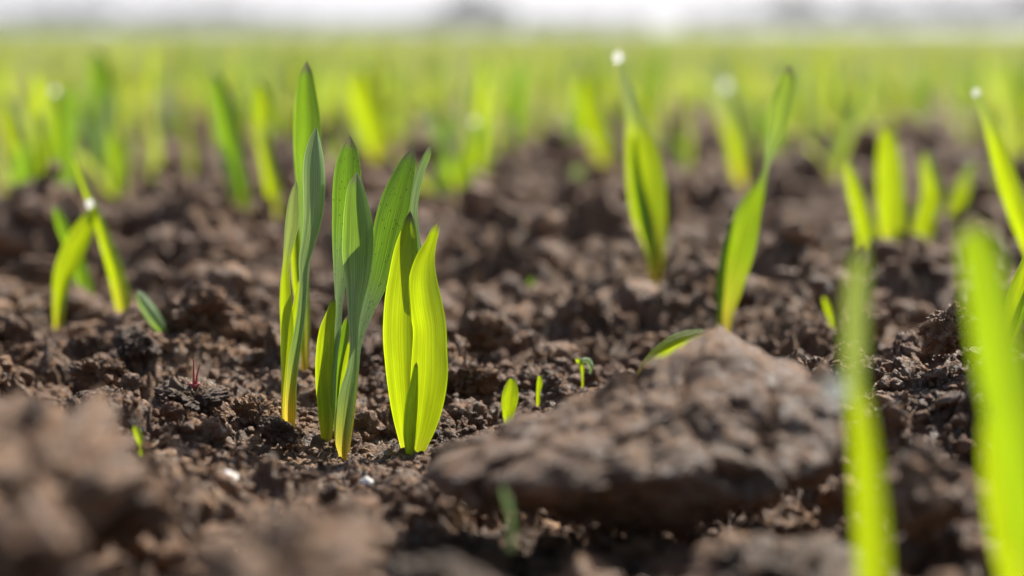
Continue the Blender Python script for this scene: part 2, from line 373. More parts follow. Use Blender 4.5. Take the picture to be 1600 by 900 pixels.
# the long clod lying in front, traced outline given real depth
def big_clod():
    zr = 0.80
    cx, cy = 1010, 690
    out = [(648, 742), (672, 705), (715, 690), (770, 668), (850, 650), (930, 636), (1000, 622), (1050, 592), (1100, 556), (1140, 540), (1185, 554), (1240, 564), (1296, 586),
           (1336, 640), (1334, 708), (1306, 760), (1244, 786), (1170, 800), (1090, 824), (1010, 828), (930, 806), (850, 782), (760, 770), (690, 762)]
    k = px_size(zr)
    ang = np.array([math.atan2(-(y - cy), x - cx) for x, y in out]); rad = np.array([math.hypot(x - cx, y - cy) * k for x, y in out])
    o = np.argsort(ang); ang, rad = ang[o], rad[o]
    U, F = ico(7)
    th = np.arctan2(U[:, 2], U[:, 0]); R = np.interp(th, ang, rad, period=2 * math.pi)
    s = np.sqrt(U[:, 0] ** 2 + U[:, 2] ** 2)
    # squarer section: stays broad, then turns in
    prof = np.clip(s, 0, 1) ** 0.72
    P = np.stack([np.cos(th) * R * prof, U[:, 1] * 0.027, np.sin(th) * R * prof], 1)
    P[:, 1] -= 0.004; P[:, 1] += 0.85 * np.clip(P[:, 2] + 0.003, 0, None) + 0.95 * np.clip(-P[:, 2] - 0.001, 0, None) + 0.005 * np.sin(P[:, 0] * 60)
    dsp = np.zeros(len(P))
    for cell, amp, sd in ((0.026, 0.0038, 3), (0.010, 0.0016, 23), (0.0042, 0.0007, 43), (0.002, 0.0004, 63)):
        f1, idv, off, f2 = worley(P / cell + 0.35 * np.stack([vnoise(P / cell * 1.3, 1), vnoise(P / cell * 1.3, 2), vnoise(P / cell * 1.3, 3)], 1), sd)
        dsp += amp * (np.sqrt(np.clip(1 - (f1 / 0.95) ** 2, 0, 1)) * (0.5 + idv) - 0.55)
    dsp = dsp * 0.24 + facets(P, 0.030, 0.0034, 71) + facets(P, 0.009, 0.0008, 75) + 0.0014 * fbm(P / 0.012, 6, 9, 0.6) - 0.0012
    nn = P / np.linalg.norm(P / np.array([.04, .027, .02]), axis=1)[:, None] / np.array([.04, .027, .02]) ** 2 ; nn /= np.linalg.norm(nn, axis=1)[:, None]
    P = P + nn * dsp[:, None]
    return tag(mesh_np('soil_clod', P, F, M_WARM, loc=tuple(at(cx, cy, zr))), 'largest soil clod, long and brown, peaked on the right, lying before the broadest yellow-green shoot', 'soil clod', 'soil clods')
big_clod()

CLODS = [
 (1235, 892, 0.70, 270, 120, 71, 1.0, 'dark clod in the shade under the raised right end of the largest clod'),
 # px, py, zr, w, h, seed, depth, label
 (40, 775, 0.66, 390, 310, 33, 1.7, 'large pale brown clod filling the lower left of the picture, out of focus'),
 (215, 800, 0.68, 150, 130, 5, 0.9, 'rough brown clod just right of the large pale clod at lower left'),
 (55, 880, 0.57, 230, 170, 8, 1.0, 'blurred clod in the bottom left corner under the large pale clod'),
 (450, 885, 0.58, 300, 200, 59, 1.4, 'smooth blurred brown clod at the bottom edge left of the middle'),
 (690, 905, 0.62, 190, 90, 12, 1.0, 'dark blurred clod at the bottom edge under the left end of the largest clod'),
 (1460, 770, 0.74, 190, 170, 14, 0.9, 'shadowy clod between the two blurred foreground blades at lower right'),
 (1385, 670, 0.90, 90, 100, 15, 0.9, 'brown clod touching the right end of the largest clod'),
 (1484, 512, 1.00, 100, 92, 17, 0.8, 'angular tan clod with a bright top beside the blurred blades at right'),
 (1440, 605, 1.02, 84, 62, 18, 0.9, 'small crumbly dark clod below the angular tan clod at right'),
 (1480, 650, 0.94, 120, 80, 19, 0.9, 'broad dark clod under the small crumbly clod at right'),
 (305, 490, 1.19, 150, 116, 21, 0.8, 'lumpy tan clod behind the small leaning leaf tip at left'),
 (215, 545, 1.12, 84, 66, 22, 0.8, 'dark round clod below the small leaning leaf tip'),
 (155, 582, 1.09, 108, 62, 23, 0.8, 'knobbly clod at left, above the large pale foreground clod'),
 (300, 622, 0.99, 132, 70, 24, 0.8, 'dark crumbly clod in sharp focus under the tiny red shoot'),
 (395, 640, 1.01, 70, 54, 26, 0.8, 'small clod just left of the foot of the narrow leaf pair'),
 (438, 672, 0.985, 66, 50, 27, 0.8, 'black crumbly clod at the foot of the leaf pair with yellow bases'),
 (60, 560, 1.18, 100, 66, 28, 0.8, 'brown clod at the left edge behind the knobbly clod'),
 (160, 628, 1.02, 90, 40, 29, 0.8, 'flat dark clod at left between the knobbly clod and the large pale one'),
 (400, 525, 1.2, 86, 60, 30, 0.8, 'rounded clod left of the tall narrow leaves'),
 (1050, 512, 1.3, 110, 64, 31, 0.8, 'rough clod left of the foot of the leaning twisted shoot'),
 (1180, 505, 1.35, 80, 50, 33, 0.8, 'brown clod right of the foot of the leaning twisted shoot'),
 (1075, 395, 1.62, 120, 84, 34, 0.8, 'reddish brown clod right of the shoot with a drop on its tip'),
 (1290, 375, 1.75, 100, 76, 35, 0.8, 'pale clod left of the upright blurred leaves at right'),
 (1255, 425, 1.6, 84, 50, 36, 0.8, 'grey-brown clod right of the leaning twisted shoot'),
 (590, 560, 1.15, 90, 70, 37, 0.8, 'shaded clod showing between the two-leaved shoot and the broad yellow-green shoot'),
 (760, 520, 1.2, 110, 70, 38, 0.8, 'rough clod right of the broad yellow-green shoot'),
 (740, 590, 1.08, 90, 56, 39, 0.8, 'crumbly clod just right of the foot of the broad yellow-green shoot'),
 (870, 560, 1.15, 84, 44, 40, 0.8, 'low clod behind the largest clod, near the tiny sprouts'),
 (340, 400, 1.55, 130, 80, 41, 0.8, 'rounded brown clod in front of the blurred leaves at left'),
 (250, 350, 1.8, 150, 84, 43, 0.8, 'wide blurred clod behind the crossing leaves at left'),
 (60, 440, 1.5, 130, 84, 44, 0.8, 'blurred clod at the left edge beside the crossing leaves'),
 (850, 430, 1.55, 130, 66, 46, 0.8, 'wide low clod in the middle distance left of the shoot with a drop'),
 (800, 340, 1.95, 130, 70, 47, 0.8, 'blurred clod in the middle distance behind the curved leaf tip'),
 (1560, 450, 1.5, 120, 70, 48, 0.8, 'blurred clod behind the blades at the right edge'),
]
for (px, py, zr, w, h, sd, dp, lab) in CLODS:
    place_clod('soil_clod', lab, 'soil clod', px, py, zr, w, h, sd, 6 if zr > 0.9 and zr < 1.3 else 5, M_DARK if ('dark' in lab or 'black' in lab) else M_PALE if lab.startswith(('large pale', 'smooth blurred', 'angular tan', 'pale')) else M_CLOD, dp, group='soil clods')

def scatter_crumbs():
    """loose crumbs nobody could count, one object"""
    shapes = {3: [clod_shape(3, 500 + i, (1, .85, .75), 9) for i in range(14)], 2: [clod_shape(2, 700 + i, (1, .85, .75), 9) for i in range(14)],
              4: [clod_shape(4, 900 + i, (1, .85, .75), 9) for i in range(14)]}
    jobs = []
    def band(y0, y1, n, smin, smax, lev):
        y = np.sqrt(rng.uniform(y0 ** 2, y1 ** 2, n)); x = rng.uniform(-0.33, 0.33, n) * y
        s = smin * (smax / smin) ** (rng.uniform(0, 1, n) ** 1.9)
        jobs.append((x, y, s, lev))
    band(0.37, 0.62, 9000, 0.0004, 0.0013, 2)
    band(0.37, 0.62, 3600, 0.0009, 0.0026, 3)
    band(0.39, 0.60, 520, 0.0016, 0.0062, 4)
    band(0.62, 1.1, 2600, 0.0015, 0.0085, 3)
    band(1.1, 2.6, 5500, 0.003, 0.012, 2)
    band(0.22, 0.37, 900, 0.0012, 0.006, 3)
    Vs, Fs, base = [], [], 0
    for x, y, s, lev in jobs:
        z = terrain(np.stack([x, y], 1))
        foot = np.array([at(a, b, c) for a, b, c in ((450, 650, 1.0), (530, 712, 1.0), (642, 730, .985), (585, 690, .99), (477, 580, 1.1), (1130, 528, 1.26))])
        keep = (((np.stack([x, y], 1)[:, None] - foot[None, :, :2]) / (.009, .013)) ** 2).sum(2).min(1) > 1
        rel = np.stack([x, y], 1)[:, None] - foot[None, :, :2]
        keep &= ~((np.abs(rel[:, :, 0]) < .014) & (rel[:, :, 1] < .012) & (rel[:, :, 1] > -.07)).any(1)
        keep |= s < .0013
        x, y, s, z = x[keep], y[keep], s[keep], z[keep]
        for i in range(len(x)):
            P, F = shapes[lev][rng.integers(14)]
            a, b = rng.uniform(0, 6.28), rng.uniform(-0.7, 0.7)
            R = np.array([[math.cos(a), -math.sin(a), 0], [math.sin(a), math.cos(a), 0], [0, 0, 1]]) @ np.array([[1, 0, 0], [0, math.cos(b), -math.sin(b)], [0, math.sin(b), math.cos(b)]])
            Q = (P * s[i]) @ R.T + np.array([x[i], y[i], z[i] + s[i] * 0.25])
            Vs.append(Q.astype(np.float32)); Fs.append(F + base); base += len(P)
    tag(mesh_np('soil_crumbs', np.concatenate(Vs), np.concatenate(Fs), M_CLOD), 'loose brown soil crumbs strewn over the field', 'soil', None, 'stuff')
scatter_crumbs()

# ------------------------------------------------------------------ leaves
def spline(P, n):
    """Catmull-Rom through the rows of P at n evenly spaced parameters"""
    P = np.asarray(P, float); k = len(P)
    seg = np.linalg.norm(np.diff(P[:, :3], axis=0), axis=1); t = np.r_[0, np.cumsum(seg)]; t /= t[-1]
    m = np.gradient(P, t, axis=0) if k > 2 else np.tile((P[-1] - P[0]), (k, 1))
    u = np.linspace(0, 1, n); j = np.clip(np.searchsorted(t, u, side='right') - 1, 0, k - 2)
    h = (t[j + 1] - t[j])[:, None]; s = ((u - t[j]) / (t[j + 1] - t[j]))[:, None]
    return (2 * s ** 3 - 3 * s ** 2 + 1) * P[j] + (s ** 3 - 2 * s ** 2 + s) * h * m[j] + (-2 * s ** 3 + 3 * s ** 2) * P[j + 1] + (s ** 3 - s ** 2) * h * m[j + 1]

def ribbon(C, W, side, nrm, curl, wax, nw=11, fold=0.0, ripple=0.0, seed=0, thick=0.0):
    """blade from base to tip; returns verts, faces, uv, wax"""
    n = len(C)
    s = np.linspace(-1, 1, nw)
    sag = curl[:, None] * (s[None, :] ** 2 - 0.33) + fold * (np.abs(s[None, :]) - 0.4)
    v = np.linspace(0, 1, n)
    rp = ripple * np.sin(v[:, None] * 21 + seed + 1.5 * s[None, :]) * (s[None, :] ** 2) * np.sign(s[None, :])
    V = C[:, None, :] + side[:, None, :] * (s[None, :, None] * W[:, None, None] / 2) + nrm[:, None, :] * ((sag + rp) * W[:, None] / 2)[:, :, None]
    uv = np.stack(np.broadcast_arrays(s[None, :] * 0.5 + 0.5, v[:, None]), -1)
    return V.reshape(-1, 3), grid_faces(n, nw), uv.reshape(-1, 2), np.repeat(wax, nw)

def hero_leaf(parent, root, zr, pts, yaw=15, curl=0.5, dz=0.0, mat=None, fold=0.22, ripple=0.012, bury=True, twist=0, name='leaf', n=56, v0=0.0):
    """pts from tip to base: (px, py, width px[, wax])"""
    P = pts[::-1]
    k = len(P)
    rowsP = []
    for i, q in enumerate(P):
        gs = q[3] if len(q) > 3 else 0.0
        lean = dz * (i / (k - 1)) ** 1.5
        z = zr + lean / D0
        w = at(q[0], q[1], z)
        ww = max(q[2], 0.42 * P[i - 1][2]) if i == k - 1 else q[2]
        rowsP.append([*w, ww * px_size(z), gs])
    if bury:
        b = list(rowsP[0]); b[2] -= 0.006; b[3] *= 0.8; rowsP.insert(0, b)
    R = spline(rowsP, n)
    C, W, wax = R[:, :3], np.clip(R[:, 3], 0.0, None), np.clip(R[:, 4], 0, 1)
    tipf = np.clip((1 - np.linspace(0, 1, n) ** 1.5) / 0.05, 0, 1) ** 0.5
    W *= 1 + 0.02 * vnoise(np.c_[np.linspace(0, 9, n), np.full(n, pts[0][0] * .37)], 4)
    W = np.maximum(W, 0.0005) * np.maximum(tipf, 0.08)
    T = np.gradient(C, axis=0); T /= np.linalg.norm(T, axis=1)[:, None]
    view = C - np.array([0, 0, HC]); view /= np.linalg.norm(view, axis=1)[:, None]
    side0 = np.cross(T, view); side0 /= np.linalg.norm(side0, axis=1)[:, None]
    nrm0 = np.cross(side0, T)
    ph = np.radians(yaw + twist * (np.linspace(0, 1, n) - 0.5))[:, None]
    side = side0 * np.cos(ph) + nrm0 * np.sin(ph); nrm = -side0 * np.sin(ph) + nrm0 * np.cos(ph)
    W = W / np.cos(ph[:, 0])
    cl = curl + 0.9 * np.clip(1 - np.linspace(0, 1, n) / .35, 0, 1)
    V, F, uv, gs = ribbon(C, W, side, nrm, cl, wax, 13, fold, ripple, seed=len(pts) + pts[0][0])
    uv[:, 1] = v0 + (1 - v0) * uv[:, 1]
    return mesh_np(name, V - np.asarray(root), F, mat or M_LEAF, parent, uv=uv, attrs={'wax': gs})

def hero(label, base, zr, leaves, cat='seedling', group='cereal seedlings', name='cereal_seedling'):
    root = at(base[0], base[1], zr)
    e = empty(name, tuple(root), label, cat, group)
    for lf in leaves:
        kw = dict(lf[1]) if len(lf) > 1 else {}
        hero_leaf(e, root, zr + kw.pop('oz', 0.0), lf[0], **kw)
    return e

Yl, Sp = M_LEAFY, M_SPECK
hero('narrow green and yellow leaf pair with grey-green tips, left of the speckled shoot', (450, 650), 1.005, [
    ([(463, 282, 3, .8), (458, 306, 14, .8), (454, 345, 21, .75), (449, 385, 15, .7), (446, 410, 11, .3), (444, 437, 14, 0), (444, 470, 19, 0), (446, 513, 21, 0), (445, 580, 16, 0), (443, 652, 13, 0)], dict(yaw=25, curl=.6, mat=Yl)),
    ([(495, 198, 4, .9), (494, 214, 15, .9), (495, 240, 29, .9), (496, 270, 35, .85), (496, 300, 34, .8), (493, 340, 29, .8), (485, 380, 22, .8), (479, 405, 18, .8), (477, 440, 14, .8), (474, 480, 14, .7), (469, 520, 15, .6), (463, 560, 17, .4), (459, 600, 16, .1), (457, 652, 15, 0)], dict(yaw=-32, curl=.55, oz=-.004)),
    ([(470, 432, 3), (467, 455, 11), (464, 480, 15), (461, 520, 15), (458, 570, 13), (456, 650, 12)], dict(yaw=10, curl=.7, mat=Yl, oz=.006)),
])
hero('tallest green blade, standing just behind the narrow leaf pair', (477, 580), 1.10, [
    ([(479, 95, 4, .3), (478, 114, 20, .1), (477, 151, 35, 0), (478, 187, 42, 0), (478, 222, 43, 0), (479, 260, 40, .1), (479, 300, 33, .3), (477, 350, 22, .4), (474, 400, 15, .3), (476, 450, 13, .3), (478, 500, 13, .2), (477, 582, 9)], dict(yaw=12, curl=.45)),
    ([(462, 350, 3), (464, 380, 15), (468, 430, 20), (474, 500, 14), (477, 582, 9)], dict(yaw=-20, curl=.6, mat=Yl)),
])
hero('three-bladed speckled seedling in sharp focus with yellow foot, left of the broad shoot', (528, 710), 1.0, [
    ([(546, 211, 5, .2), (545, 229, 22, .05), (542, 258, 39, 0), (540, 293, 45, 0), (540, 329, 46, .05), (538, 364, 43, .15), (535, 400, 34, .45), (531, 438, 20, .8), (529, 475, 12, .9), (526, 520, 12, .9), (520, 560, 14, .9), (515, 600, 18, .8), (512, 640, 20, .5), (511, 680, 14, .1), (511, 706, 9, 0)], dict(yaw=14, curl=.4, mat=Sp, oz=.008)),
    ([(558, 269, 5, .5), (557, 290, 24, .3), (560, 329, 41, .2), (562, 364, 49, .2), (561, 400, 48, .35), (560, 438, 37, .7), (556, 475, 24, .9), (554, 505, 16, .9), (554, 540, 13, .9), (551, 575, 16, .85), (545, 608, 23, .7), (540, 645, 28, .45), (537, 683, 25, .15), (538, 720, 11, 0)], dict(yaw=-14, curl=.45, oz=-.012)),
    ([(646, 230, 4, .3), (634, 260, 28, .05), (622, 293, 42, 0), (612, 329, 50, 0), (604, 364, 49, 0), (597, 400, 42, .05), (588, 438, 34, .2), (576, 475, 24, .7), (567, 505, 15, .9), (560, 535, 10, .8), (556, 575, 9, .4), (548, 640, 12), (541, 706, 9)], dict(yaw=18, curl=.35, mat=Sp, dz=.008)),
    ([(522, 463, 4), (518, 490, 15), (513, 513, 23), (510, 551, 29), (508, 589, 27), (509, 627, 24), (511, 664, 21), (510, 706, 9)], dict(yaw=-12, curl=.7, mat=Yl, oz=.004)),
    ([(544, 492, 4), (541, 515, 13), (536, 545, 20), (531, 590, 24), (529, 640, 18), (532, 700, 9)], dict(yaw=-25, curl=.6, mat=M_LEAF, oz=.012)),
    ([(547, 530, 3), (544, 555, 12), (539, 590, 15), (535, 630, 15), (533, 690, 9)], dict(yaw=15, curl=.6, mat=Yl, oz=.002)),
])
hero('broadest shoot, glowing yellow-green, beside the left end of the largest clod', (642, 730), 0.985, [
    ([(672, 227, 3, .4), (666, 242, 11, .5), (657, 262, 13, .8), (649, 293, 13, .9), (645, 329, 12, .9), (647, 364, 13, .9), (652, 400, 14, .7), (656, 440, 12, .3), (658, 470, 6, 0)], dict(yaw=30, curl=.5, oz=.012, v0=.3, bury=False)),
    ([(641, 330, 5), (640, 355, 22), (636, 390, 38), (634, 430, 50), (631, 475, 58), (630, 530, 58), (632, 585, 54), (635, 640, 44), (638, 690, 26), (642, 733, 10)], dict(yaw=-10, curl=.35, mat=Yl, oz=.008, v0=.12)),
    ([(686, 342, 3), (680, 358, 12), (672, 380, 18), (663, 405, 30), (659, 438, 44), (663, 475, 52), (669, 513, 53), (669, 551, 56), (668, 589, 58), (664, 627, 54), (659, 664, 42), (651, 702, 24), (644, 734, 9)], dict(yaw=12, curl=.4, mat=Yl, v0=.14, ripple=.012)),
    ([(651, 566, 3), (649, 590, 11), (645, 630, 20), (642, 675, 20), (642, 733, 8)], dict(yaw=-18, curl=.7, mat=Yl, oz=-.006)),
])
e1 = hero('bright shoot with a water drop on its bent tip, right of the middle', (1025, 442), 1.45, [
    ([(967, 90, 8, .9), (972, 115, 14, .95), (979, 148, 20, .95), (986, 178, 26, .7), (995, 213, 44, .1), (1004, 271, 58), (1011, 329, 55), (1022, 387, 34), (1025, 444, 12)], dict(yaw=15, curl=.5, mat=Yl, twist=20)),
    ([(994, 205, 3), (1003, 270, 22), (1018, 340, 30), (1026, 390, 24), (1026, 444, 12)], dict(yaw=-35, curl=.6)),
])
hero('leaning twisted shoot rising behind the peak of the largest clod', (1130, 528), 1.26, [
    ([(1234, 100, 8, .15), (1230, 127, 27, .25), (1221, 156, 36, .3), (1214, 196, 33, .35), (1204, 231, 22, .6), (1198, 256, 9, .8), (1193, 276, 10, .5), (1181, 303, 26, 0), (1169, 329, 38, 0), (1153, 387, 47, 0), (1140, 445, 36, 0), (1132, 490, 21, 0), (1130, 530, 12, .1)], dict(yaw=12, curl=.45, mat=M_TWO, twist=-25)),
    ([(1146, 340, 3), (1139, 375, 8), (1132, 410, 11), (1129, 445, 12), (1129, 490, 11), (1129, 530, 9)], dict(yaw=-35, curl=.7)),
])
hero('pair of crossing bright leaves with a drop between them, at left', (160, 512), 1.32, [
    ([(114, 238, 4, .1), (124, 270, 9, .1), (137, 305, 12), (150, 335, 15), (165, 380, 21), (181, 430, 26), (189, 470, 26), (192, 510, 13)], dict(yaw=15, curl=.5, mat=Yl)),
    ([(152, 325, 5), (138, 350, 26), (118, 390, 36), (101, 430, 30), (94, 470, 20), (92, 505, 14), (88, 522, 8)], dict(yaw=-15, curl=.5, mat=Yl)),
    ([(84, 320, 4), (92, 345, 18), (108, 385, 22), (125, 430, 24), (132, 470, 22), (130, 500, 12)], dict(yaw=30, curl=.5, oz=.06)),
])
hero('small grey-green leaf tip leaning left, alone on the soil at left', (256, 524), 1.17, [
    ([(214, 455, 5, .7), (221, 470, 18, .7), (232, 488, 22, .8), (244, 505, 20, .5), (257, 525, 9, .1)], dict(yaw=20, curl=.7))])
hero('blurred two-leaved shoot at left, its green tip reaching above the tallest clods', (383, 372), 1.8, [
    ([(333, 110, 6, .2), (340, 135, 26), (349, 175, 38), (358, 215, 38), (368, 255, 28), (377, 300, 28), (381, 340, 24), (384, 374, 12)], dict(yaw=10, curl=.5)),
    ([(345, 225, 4, .8), (356, 250, 18, .8), (368, 290, 20, .3), (380, 340, 18), (384, 374, 10)], dict(yaw=-25, curl=.5, mat=Yl))])
hero('blurred slender shoot just left of the tallest green blade', (437, 364), 1.8, [
    ([(404, 122, 6), (408, 145, 22), (410, 180, 27), (408, 210, 22, .3), (414, 245, 20), (424, 285, 24), (431, 325, 22), (437, 366, 10)], dict(yaw=10, curl=.5, mat=Yl))])
hero('blurred bright blade left of the shoot with a drop on its tip', (945, 275), 2.75, [
    ([(908, 112, 6), (915, 140, 28), (925, 180, 36), (937, 220, 34), (945, 275, 16)], dict(yaw=10, curl=.5, mat=Yl))])
hero('blurred pale blade with a glinting drop, right of the drop-tipped shoot', (1160, 300), 2.45, [
    ([(1118, 95, 8, .9), (1128, 120, 26, .9), (1140, 160, 32, .7), (1152, 210, 34, .1), (1160, 260, 30), (1162, 302, 14)], dict(yaw=-12, curl=.5, mat=Yl))])
hero('short blurred sprout standing alone in the middle distance', (895, 325), 2.15, [
    ([(903, 255, 5, .4), (902, 275, 24, .4), (897, 300, 30), (893, 326, 16)], dict(yaw=12, curl=.5))])
hero('upright blurred leaf with straight sides, left of a forked one at right', (1392, 405), 1.66, [
    ([(1382, 195, 5), (1386, 225, 30), (1389, 280, 42), (1391, 330, 42), (1393, 375, 36), (1397, 407, 20)], dict(yaw=8, curl=.4, mat=Yl))])
hero('blurred leaf leaning right beside the upright straight-sided leaf', (1440, 402), 1.7, [
    ([(1446, 235, 5, .5), (1452, 265, 24, .2), (1458, 300, 30), (1448, 340, 32), (1440, 375, 30), (1434, 404, 16)], dict(yaw=-12, curl=.5, mat=Yl))])
hero('thin blurred leaf slanting right, left of the upright straight-sided leaf', (1352, 408), 1.55, [
    ([(1322, 250, 5, .3), (1330, 285, 20), (1340, 320, 25), (1350, 360, 28), (1355, 395, 26), (1352, 420, 14)], dict(yaw=14, curl=.5, mat=Yl))])
hero('blurred slim leaf bent right with a pale tip, beyond the leaning forked leaf', (1490, 350), 1.95, [
    ([(1524, 248, 6, .8), (1512, 268, 16, .5), (1500, 300, 24), (1492, 330, 24), (1488, 354, 12)], dict(yaw=14, curl=.5, mat=Yl))])
hero('long bright blade slanting to the right edge with a drop at its tip', (1640, 470), 1.35, [
    ([(1522, 140, 6, .7), (1536, 170, 14, .6), (1552, 215, 24, .1), (1572, 280, 32), (1592, 340, 32), (1615, 400, 28), (1640, 470, 14)], dict(yaw=12, curl=.5, mat=Yl))])
hero('thin sharp blade at the right edge behind the blurred broad blade', (1574, 545), 0.97, [
    ([(1612, 380, 8), (1602, 415, 20), (1590, 450, 27), (1580, 490, 26), (1574, 520, 20), (1572, 548, 12)], dict(yaw=14, curl=.5, mat=Yl)),
    ([(1640, 350, 5), (1620, 430, 18), (1592, 500, 16), (1576, 548, 10)], dict(yaw=-20, curl=.5))])
hero('closest blurred blade with a large drop, rising right of the largest clod', (1368, 1100), 0.60, [
    ([(1350, 375, 10, .5), (1340, 420, 28, .5), (1335, 480, 36, .6), (1334, 540, 35, .6), (1334, 590, 28, .5), (1342, 640, 34, .1), (1351, 720, 42), (1359, 820, 50), (1364, 920, 52), (1368, 1020, 50), (1368, 1100, 30)], dict(yaw=12, curl=.4, mat=Yl))])
hero('broad blurred blade at the lower right edge, nearest the lens', (1625, 1060), 0.57, [
    ([(1512, 335, 12), (1524, 375, 50), (1538, 440, 66), (1552, 520, 75), (1571, 620, 76), (1592, 720, 70), (1610, 820, 66), (1620, 920, 56), (1625, 1060, 30)], dict(yaw=10, curl=.4, mat=M_TWO)),
    ([(1545, 640, 6), (1556, 720, 36), (1570, 800, 46), (1590, 900, 48), (1622, 1060, 26)], dict(yaw=-20, curl=.5, mat=Yl, oz=.03))])
hero('bright leaf lying low behind the ridge of the largest clod', (1008, 582), 0.95, [
    ([(1104, 518, 5), (1086, 524, 22), (1062, 533, 30), (1036, 549, 29), (1012, 568, 20), (994, 590, 10)], dict(yaw=10, curl=.5, mat=Yl, bury=False))])
hero('small upright sprout tip peeping over the ridge of the largest clod', (793, 650), 0.96, [
    ([(800, 588, 4), (798, 598, 16), (795, 615, 25), (792, 640, 22), (792, 660, 14)], dict(yaw=20, curl=.7, mat=Yl)),
    ([(806, 596, 3, .7), (806, 612, 10, .7), (800, 640, 12, .3), (794, 660, 8)], dict(yaw=-30, curl=.7, oz=.01))])
hero('tiniest sprout tip, right of the one peeping over the ridge', (842, 608), 1.05, [([(843, 585, 3), (843, 596, 9), (841, 612, 7)], dict(yaw=10, curl=.5, mat=Yl))])
hero('tiny curled pale seedling in the soil behind the largest clod', (908, 582), 1.08, [
    ([(898, 560, 3), (903, 562, 8), (909, 572, 7), (910, 584, 4)], dict(yaw=10, curl=.5, mat=Yl)),
    ([(922, 584, 3, .9), (924, 572, 8, .9), (917, 562, 8, .9), (908, 564, 6, .7), (905, 576, 4, .4)], dict(yaw=10, curl=.6, bury=False))], cat='sprout', name='weed_sprout', group='small sprouts')
hero('small blurred upright sprout in the middle of the bare soil', (832, 476), 1.45, [([(829, 432, 3), (831, 450, 13), (833, 478, 9)], dict(yaw=10, curl=.5))], cat='sprout', name='weed_sprout', group='small sprouts')
hero('short sprout in the soil left of the closest blurred blade', (1300, 500), 1.3, [([(1287, 462, 3), (1292, 478, 11), (1300, 502, 8)], dict(yaw=10, curl=.5, mat=Yl))], cat='sprout', name='weed_sprout', group='small sprouts')
hero('faint short sprout right of the leaning twisted shoot', (1224, 418), 1.6, [([(1223, 388, 3), (1224, 402, 11), (1224, 420, 8)], dict(yaw=10, curl=.5))], cat='sprout', name='weed_sprout', group='small sprouts')
hero('tiny green sprout in the dark soil at lower left', (217, 690), 0.88, [([(210, 664, 3), (214, 674, 12), (219, 692, 9)], dict(yaw=10, curl=.5, mat=Yl))], cat='sprout', name='weed_sprout', group='small sprouts')
hero('pale limp sprout hanging in the shade below the largest clod', (798, 800), 0.70, [([(785, 756, 3, 1), (788, 768, 8, 1), (794, 785, 11, 1), (799, 806, 8, 1)], dict(yaw=10, curl=.5))], cat='sprout', name='weed_sprout', group='small sprouts')

hero('tall blurred shoot at left with a dark upper leaf near the skyline', (155, 300), 2.35, [
    ([(150, 78, 6), (154, 105, 30), (156, 130, 32), (152, 160, 22, .3), (150, 210, 16, .6), (154, 305, 12)], dict(yaw=8, curl=.4)),
    ([(176, 135, 6, .8), (178, 165, 16, .9), (170, 205, 18, .9), (160, 250, 14, .6), (155, 305, 10)], dict(yaw=-20, curl=.5)),
    ([(112, 175, 6, .7), (130, 205, 16, .8), (148, 250, 16, .5), (156, 305, 10)], dict(yaw=20, curl=.5))])
hero('blurred yellow blade at left crossing behind the drop of the crossing leaves', (92, 330), 2.0, [
    ([(86, 140, 6), (88, 180, 24), (90, 225, 30), (88, 270, 24, .3), (92, 332, 12)], dict(yaw=8, curl=.4, mat=M_TWO)),
    ([(58, 175, 5, .5), (66, 215, 20, .2), (78, 265, 22), (90, 332, 10)], dict(yaw=-15, curl=.5, mat=Yl))])
hero('blurred blade at the far left leaning to the right, footed near the left edge', (45, 305), 2.15, [
    ([(6, 150, 6, .3), (14, 190, 26), (28, 235, 28), (38, 270, 24), (45, 307, 12)], dict(yaw=8, curl=.4, mat=Yl)),
    ([(62, 200, 5), (56, 240, 16), (48, 307, 10)], dict(yaw=-15, curl=.5))])
hero('upright bright blurred blade right of the tall dark-tipped shoot at left', (184, 318), 2.1, [
    ([(178, 195, 5), (180, 225, 26), (184, 265, 30), (186, 320, 14)], dict(yaw=8, curl=.4, mat=M_TWO))])
hero('pale blurred shoot behind the curved narrow leaf tip', (720, 310), 2.15, [
    ([(664, 165, 5, .9), (676, 195, 20, .8), (698, 240, 24, .5), (715, 280, 22), (722, 312, 12)], dict(yaw=8, curl=.4, mat=M_TWO)),
    ([(742, 190, 5, .5), (738, 225, 22, .1), (728, 270, 24), (722, 312, 12)], dict(yaw=-10, curl=.4, mat=M_TWO))])
hero('wide yellow blurred blade behind the three-bladed speckled seedling', (592, 262), 2.7, [
    ([(560, 105, 8), (566, 140, 44), (578, 180, 50), (588, 225, 34), (592, 264, 14)], dict(yaw=8, curl=.4, mat=Yl))])

# red shoot on the dark clod
def tube(points, radii, n=8):
    P = spline(np.c_[points, radii], 14); C, R = P[:, :3], P[:, 3]
    T = np.gradient(C, axis=0); T /= np.linalg.norm(T, axis=1)[:, None]
    a = np.cross(T, [0, 1, 0.01]); a /= np.linalg.norm(a, axis=1)[:, None]; b = np.cross(T, a)
    th = np.linspace(0, 2 * math.pi, n + 1)
    V = C[:, None] + R[:, None, None] * (a[:, None] * np.cos(th)[None, :, None] + b[:, None] * np.sin(th)[None, :, None])
    return V.reshape(-1, 3), grid_faces(len(C), n + 1)
r0 = at(303, 602, .99); k_ = px_size(.99)
e = empty('red_sprout', tuple(r0), 'tiny dark red hair-thin sprout on the dark crumbly clod in focus at left', 'sprout', 'small sprouts')
for nm, dx, top, wd in (('stem', 0, 40, 1.1), ('stem', 9, 32, .8)):
    V, F = tube(np.array([[dx * k_ * .3, 0, -4 * k_], [dx * k_ * .6, 0, top * k_ * .5], [dx * k_, .0005, top * k_]]), np.array([2.4, 1.5, wd]) * k_)
    mesh_np(nm, V, F, M_RED, e)
